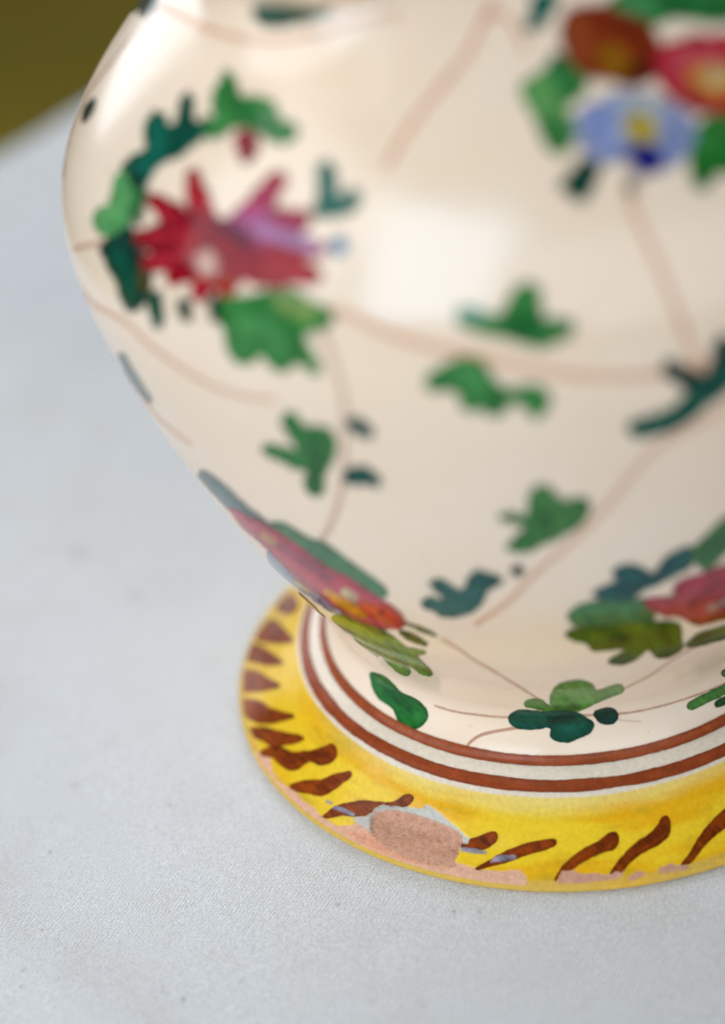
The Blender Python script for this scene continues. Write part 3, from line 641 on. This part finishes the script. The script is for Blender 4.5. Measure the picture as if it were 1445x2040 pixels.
leaf([L((0, 78, 62), Z2, [(885, 635), (938, 668), (912, 740), (882, 795), (840, 772), (796, 740), (838, 690)], 5), L((0, 48, 40), Z2, [(900, 670, 16), (880, 720, 14)], 10, 0.6)], lift=.0016)
leaf([L((38, 124, 46), Z2, [(1330, 520), (1445, 430), (1600, 420), (1600, 640), (1460, 680), (1400, 692), (1370, 745), (1330, 732), (1308, 640)], 5), L((80, 160, 80), Z2, [(1370, 560, 20), (1440, 500, 20)], 16, 0.5)], lift=.0016)
add('painted_flower', [L((146, 56, 22), Z2, [(830, 50), (900, 28), (960, 28), (1040, 58), (1130, 100), (1182, 170), (1192, 250), (1150, 312), (1080, 338), (980, 312), (900, 302), (830, 232), (798, 170), (798, 100)], 5),
                       L((176, 88, 48), Z2, [(850, 110, 34), (860, 200, 30)], 18, 0.7), L((110, 28, 6), Z2, [(950, 80, 26), (1080, 130, 24), (1130, 220, 24)], 18, 0.7), L((168, 118, 14), Z2, [(990, 230, 40), (1030, 270, 36)], 18, 0.85),
                       L((60, 16, 8), Z2, [(1070, 300, 26), (1120, 280, 26)], 16, 0.8)], lift=.0020, label='rust brown painted flower')
add('painted_flower', [L((200, 36, 56), Z2, [(1185, 200), (1280, 158), (1400, 146), (1540, 170), (1600, 280), (1540, 420), (1380, 444), (1280, 412), (1205, 350), (1175, 280)], 5),
                       L((224, 104, 112), Z2, [(1260, 240, 30), (1330, 220, 24), (1420, 220, 22)], 18, 0.65), L((224, 90, 100), Z2, [(1230, 300, 20), (1280, 350, 24)], 16, 0.5),
                       L((222, 140, 48), Z2, [(1340, 310, 40), (1400, 350, 40), (1450, 340, 40)], 16, 0.9), L((238, 208, 140), Z2, [(1395, 300, 34), (1430, 300, 34)], 14, 0.85), L((150, 20, 40), Z2, [(1290, 400, 14), (1400, 430, 12)], 12, 0.5)],
    lift=.0022, label='red painted flower with yellow centre')
add('painted_flower', [L((166, 176, 214), Z2, [(870, 450), (950, 405), (1040, 372), (1130, 380), (1230, 420), (1312, 490), (1305, 580), (1240, 652), (1150, 672), (1060, 622), (960, 642), (890, 582), (855, 510)], 6, 0.95),
                       L((128, 144, 204), Z2, [(930, 470, 34), (960, 500, 30)], 20, 0.8), L((140, 152, 206), Z2, [(920, 570, 20), (1010, 580, 20)], 16, 0.6), L((132, 146, 200), Z2, [(1250, 520, 26), (1220, 600, 26)], 20, 0.7),
                       L((206, 208, 190), Z2, [(1090, 430, 36), (1150, 440, 30)], 18, 0.8), L((206, 174, 22), Z2, [(1095, 505, 48), (1125, 520, 48)], 12, 0.95), L((226, 190, 30), Z2, [(1110, 510, 20)], 8, 0.8),
                       L((10, 12, 118), Z2, [(1072, 592), (1130, 582), (1185, 605), (1192, 655), (1150, 684), (1100, 655)], 5), L((60, 70, 150), Z2, [(1050, 600, 12), (1100, 690, 14)], 12, 0.5)], lift=.0024, label='pale blue painted flower with yellow centre')
add('painted_dot', [L((80, 84, 80), Z2, [(1066, 730, 12), (1074, 748, 12)], 5, 0.8)], lift=.0014)

# --- inner ring sits at the seam of body and foot
def ring_body():
    base = lin((158, 76, 42))
    hw = 0.0160
    ss = np.r_[0, np.cumsum(np.hypot(*np.diff(sp, axis=0).T))]
    s0 = ss[np.argmin(np.hypot(sp[:, 0]-.724, sp[:, 1]-.222))]
    sb = np.r_[0, np.cumsum(np.hypot(*np.diff(bp, axis=0).T))]
    def fn(Q, R, Z, T):
        sv = np.interp(Z.ravel(), sp[:, 1], ss).reshape(Z.shape)
        c0 = s0+0.003+0.0028*fbm(T*2.1+4, T*0+1)
        d = np.abs(sv-c0)-hw*(1+0.12*fbm(T*3.7, T*0+8))
        a = 1-sstep(-0.0022, 0.0022, d+0.0014*fbm(T*60, sv*200))
        v = 1+0.22*fbm(T*11+3, sv*90)+0.14*fbm(T*70, sv*60)-0.14*np.exp(-(d+0.004)**2/0.00001)
        return np.clip(base*v[..., None], 0, 1), a*(1-0.35*sstep(0.4, 0.8, fbm(T*40+2, sv*260)))
    return decal('painted_ring', None, 'seam', 1.6, 0.0030, (0.1, 0.32), M_STROKE, fn=fn, thr=np.radians(np.arange(0, 360.2, 0.3)), label='inner brown painted ring')

# --- brown brush strokes round the foot
BR = (158, 68, 14); BR2 = (108, 40, 18)
def tooth(z, pts, inner=None):
    ly = [L(BR, z, pts, 1.6, var=0.2)]
    if inner: ly.append(L(BR2, z, inner, 5, 0.55))
    return add('brush_stroke', ly, on='foot', cell=1.5, lift=0.0016, zr=(0.012, 0.3), material=M_STROKE)
tooth(Z5, [(350, 120), (378, 165), (380, 215), (335, 240), (285, 232), (262, 205), (300, 150)], [(340, 200, 12)])
tooth(Z5, [(235, 270), (292, 315), (352, 386), (335, 405), (250, 408), (150, 392), (170, 330)], [(240, 360, 22)])
tooth(Z5, [(130, 412), (165, 425), (232, 464), (302, 522), (240, 536), (150, 524), (85, 505), (95, 450)], [(190, 495, 16)])
tooth(Z5, [(55, 552), (100, 562), (160, 575), (222, 616), (284, 656), (200, 680), (100, 690), (50, 690), (45, 630)], [(130, 640, 18)])
tooth(Z5, [(45, 715), (80, 730), (150, 738), (232, 786), (360, 825), (320, 850), (200, 872), (130, 860), (80, 815), (50, 780)], [(230, 820, 14)])
tooth(Z5, [(70, 895), (90, 900), (200, 895), (310, 926), (420, 950), (392, 976), (300, 996), (262, 1018), (195, 978), (120, 945), (85, 930)], [(300, 955, 12)])
tooth(Z5, [(145, 1058), (220, 1008), (270, 998), (350, 1038), (470, 1028), (540, 1008), (580, 993), (607, 1020), (602, 1070), (560, 1102), (510, 1107), (450, 1092), (390, 1132), (340, 1142), (290, 1112), (240, 1068)], [(330, 1080, 26), (450, 1060, 14), (560, 1050, 18)])
tooth(Z5, [(343, 1232), (430, 1203), (520, 1198), (600, 1168), (682, 1148), (693, 1170), (650, 1212), (580, 1262), (520, 1287), (430, 1272), (380, 1262)], [(520, 1240, 20), (640, 1190, 12)])
tooth(Z7, [(533, 542), (600, 488), (680, 463), (780, 453), (900, 463), (960, 452), (1000, 420), (1040, 418), (1052, 440), (1010, 482), (880, 500), (830, 520), (790, 542), (700, 534), (620, 534), (560, 548)], [(980, 455, 14)])
tooth(Z8, [(40, 486), (90, 480), (100, 458), (160, 438), (220, 418), (242, 434), (222, 480), (160, 512), (80, 508)], [(170, 470, 16)])
tooth(Z8, [(108, 627), (160, 590), (280, 528), (370, 488), (480, 463), (542, 458), (552, 476), (520, 502), (400, 538), (300, 572), (200, 602), (150, 617)], [(460, 490, 12)])
tooth(Z8, [(545, 680), (568, 630), (620, 568), (700, 508), (780, 468), (840, 423), (872, 430), (877, 472), (850, 512), (780, 532), (700, 572), (640, 612), (590, 640)], [(780, 500, 16), (850, 450, 12)])
tooth(Z8, [(838, 645), (880, 578), (950, 498), (1020, 448), (1080, 398), (1110, 343), (1142, 338), (1152, 390), (1142, 442), (1080, 492), (1000, 532), (940, 582), (885, 640)], [(980, 500, 18), (1120, 400, 16)])
tooth(Z8, [(1208, 605), (1260, 528), (1320, 428), (1380, 358), (1445, 298), (1500, 250), (1540, 262), (1510, 330), (1445, 392), (1350, 472), (1280, 562), (1240, 595)], [(1400, 400, 20)])
# pale lavender flecks: painted-on glaze highlights and bare undercoat over the brown
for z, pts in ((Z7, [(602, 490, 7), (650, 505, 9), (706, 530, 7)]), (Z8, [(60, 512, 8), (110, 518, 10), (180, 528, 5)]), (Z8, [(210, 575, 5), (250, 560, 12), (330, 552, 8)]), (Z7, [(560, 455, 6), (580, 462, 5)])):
    add('flaked_highlight', [L((206, 196, 214), z, pts, 1.6, 0.7)], on='foot', cell=1.4, lift=0.0024, zr=(0.03, 0.3), material=M_STROKE)
made_ring = ring_body()

# the same ornament goes on round the side and back of the vase
for o in list(made):
    if o.name.startswith('flaked'): continue
    a0, a1 = span[o.name]
    for rot in ((130, 236) if o.name.startswith('brush_stroke') else (117, 234)):
        b0 = (a0+rot+205) % 360-205; b1 = b0+(a1-a0)
        if b0 < -52 or b1 > 155: continue
        c = o.copy()
        COL.objects.link(c)
        c.parent = o.parent
        c.rotation_euler = (0, 0, math.radians(rot))

# ---------------------------------------------------------------- tablecloth
eu = np.array([0.409, 0.913]); ev = np.array([0.913, -0.409]); e0 = np.array([-3.02, 4.94])
M_CLOTH, nt, bs, _ = mat('white_cotton_cloth')
tc = nt.nodes.new('ShaderNodeTexCoord')
mp = nt.nodes.new('ShaderNodeMapping'); mp.inputs['Rotation'].default_value = (0, 0, math.radians(28))
nt.links.new(tc.outputs['Object'], mp.inputs[0])
dn = noise(nt, 350, 3, 0.6, mp.outputs[0])
vadd = nt.nodes.new('ShaderNodeVectorMath'); vadd.operation = 'MULTIPLY_ADD'
nt.links.new(dn.outputs['Color'], vadd.inputs[0]); vadd.inputs[1].default_value = (0.0012, 0.0012, 0); nt.links.new(mp.outputs[0], vadd.inputs[2])
def wave(scale, rot):
    m2 = nt.nodes.new('ShaderNodeMapping'); m2.inputs['Rotation'].default_value = (0, 0, math.radians(rot))
    nt.links.new(vadd.outputs[0], m2.inputs[0])
    w = nt.nodes.new('ShaderNodeTexWave'); w.wave_profile = 'SIN'
    w.inputs['Scale'].default_value = scale; w.inputs['Distortion'].default_value = 2.2; w.inputs['Detail'].default_value = 2; w.inputs['Detail Scale'].default_value = 2.5
    nt.links.new(m2.outputs[0], w.inputs[0]); return w
w1 = wave(620, 0); w2 = wave(900, 62)
fib = noise(nt, 3800, 3, 0.7); bigv = noise(nt, 9, 4, 0.6); midv = noise(nt, 60, 4, 0.65)
c1 = ramp(nt, bigv.outputs[0], [(0.35, (0.86, 0.865, 0.885)), (0.65, (0.90, 0.895, 0.89))])
c2 = ramp(nt, fib.outputs[0], [(0.30, (0.68, 0.68, 0.68)), (0.70, (1.12, 1.12, 1.12))])
c3 = ramp(nt, midv.outputs[0], [(0.33, (0.95, 0.935, 0.91)), (0.50, (1, 1, 1))])
cc1 = mix(nt, c1.outputs[0], c2.outputs[0], 1.0, 'MULTIPLY')
cc2 = mix(nt, cc1, c3.outputs[0], 0.8, 'MULTIPLY')
c4 = ramp(nt, w1.outputs['Fac'], [(0.0, (0.965, 0.965, 0.965)), (0.6, (1, 1, 1))])
nt.links.new(mix(nt, cc2, c4.outputs[0], 1.0, 'MULTIPLY'), bs.inputs['Base Color'])
bs.inputs['Roughness'].default_value = 0.95
bs.inputs['Specular IOR Level'].default_value = 0.15
bs.inputs['Sheen Weight'].default_value = 0.1
b1 = bump(nt, w1.outputs['Fac'], 0.5, 0.00010)
b2 = bump(nt, w2.outputs['Fac'], 0.45, 0.00006, b1)
b3 = bump(nt, fib.outputs[0], 0.8, 0.00014, b2)
nt.links.new(bump(nt, midv.outputs[0], 0.35, 0.0006, b3), bs.inputs['Normal'])

def cloth_h(x, y):
    h = 0.030*fbm(x*0.55+3.3, y*0.55+1.1)+0.010*fbm(x*1.7+9, y*1.7)
    h = h+0.012*np.exp(-((x*0.8+y*0.6+1.9+0.15*np.sin(x*2))/0.10)**2)*sstep(-3.4, -2.2, y+x*0.2)
    r = np.hypot(x, y)
    k = sstep(1.0, 1.9, r)
    return h*k-0.0015
uu = np.linspace(-9, 11, 300)
tt = np.r_[np.linspace(-5.5, -0.5, 40), np.linspace(-0.48, 0.5, 40), np.linspace(0.53, 13, 330)]
U2, T2 = np.meshgrid(uu, tt, indexing='ij')
rad = 0.12
vv = np.where(T2 > 0, T2, 0.0); dz = np.where(T2 > 0, 0.0, 0.0)
ang = np.clip(-T2/rad, 0, math.pi/2)
vv = np.where(T2 > 0, T2, -rad*np.sin(ang))
dz = np.where(T2 > 0, 0, -rad*(1-np.cos(ang))+np.where(-T2 > rad*math.pi/2, T2+rad*math.pi/2, 0))
fold = sstep(0, 3, -dz)*0.25
vv = vv-fold*(np.sin(U2*2.3+0.6*np.sin(U2*0.9))+0.3)
XX = e0[0]+eu[0]*U2+ev[0]*vv; YY = e0[1]+eu[1]*U2+ev[1]*vv
ZZ = dz+cloth_h(XX, YY)
cloth = mesh_obj('tablecloth', np.stack([XX, YY, ZZ], -1).reshape(-1, 3), grid_faces(len(uu), len(tt))[:, ::-1], M_CLOTH)
cloth['label'] = 'off white woven cotton tablecloth with tiny brown specks under the vase'
cloth['category'] = 'tablecloth'

# specks on the cloth
def unproj(px, py):
    d = CF+(px-722.5)/FPX*CR-(py-1020)/FPX*CU
    t = -CAM[2]/d[2]; return (CAM+t*d)[:2]
for i, (px, py, r, a, col) in enumerate([(99, 1695, 5, .9, (140, 128, 92)), (338, 1605, 5, .8, (176, 160, 118)), (46, 1935, 5, .7, (196, 150, 130)), (43, 1966, 5, .6, (190, 150, 140)), (365, 1990, 6, .8, (150, 120, 120)),
                                          (545, 1062, 22, .28, (180, 160, 140)), (156, 1108, 22, .28, (180, 160, 140)), (672, 1803, 6, .6, (190, 150, 120)), (904, 1816, 6, .7, (180, 140, 120)), (955, 1818, 6, .6, (196, 150, 120)),
                                          (265, 1190, 20, .2, (180, 160, 140)), (842, 2005, 6, .5, (190, 150, 130)), (1168, 2003, 7, .3, (196, 150, 140)), (84, 1853, 5, .6, (160, 150, 120)), (150, 1562, 9, .35, (184, 160, 130)), (610, 1893, 4, .4, (180, 150, 130))]):
    c = unproj(px, py); rr_ = r/640.0*(0.75 if r < 8 else 1.0)
    n = 17; g = np.linspace(-2, 2, n)
    GX, GY = np.meshgrid(g, g, indexing='ij')
    x = c[0]+GX*rr_; y = c[1]+GY*rr_*1.2
    rr2 = np.hypot(GX+0.5*fbm(GX*1.3+i*7, GY*1.3), GY+0.5*fbm(GX*1.3, GY*1.3+i*5))
    A = np.exp(-(rr2/0.75)**2)*a*0.5*(1-sstep(1.5, 1.9, np.hypot(GX, GY)))
    C = np.broadcast_to(lin(col), x.shape+(3,))
    z = cloth_h(x, y)+0.0022
    mesh_obj('stain', np.stack([x, y, z], -1).reshape(-1, 3), grid_faces(n, n)[:, ::-1], M_STAIN, cloth, color=np.concatenate([C, A[..., None]], -1).reshape(-1, 4))

# ---------------------------------------------------------------- ground far below the table edge
M_GR, nt, bs, _ = mat('olive_ground')
g1 = noise(nt, 2.0, 5, 0.6)
r = ramp(nt, g1.outputs[0], [(0.25, (0.42, 0.34, 0.03)), (0.75, (0.60, 0.49, 0.06))])
nt.links.new(r.outputs[0], bs.inputs['Base Color'])
bs.inputs['Roughness'].default_value = 0.9
gx = np.linspace(-160, 160, 81)
GX, GY = np.meshgrid(gx, gx, indexing='ij')
ground = mesh_obj('ground', np.stack([GX, GY, -15+0.15*fbm(GX*.2, GY*.2)], -1).reshape(-1, 3), grid_faces(81, 81)[:, ::-1], M_GR)
ground['kind'] = 'structure'
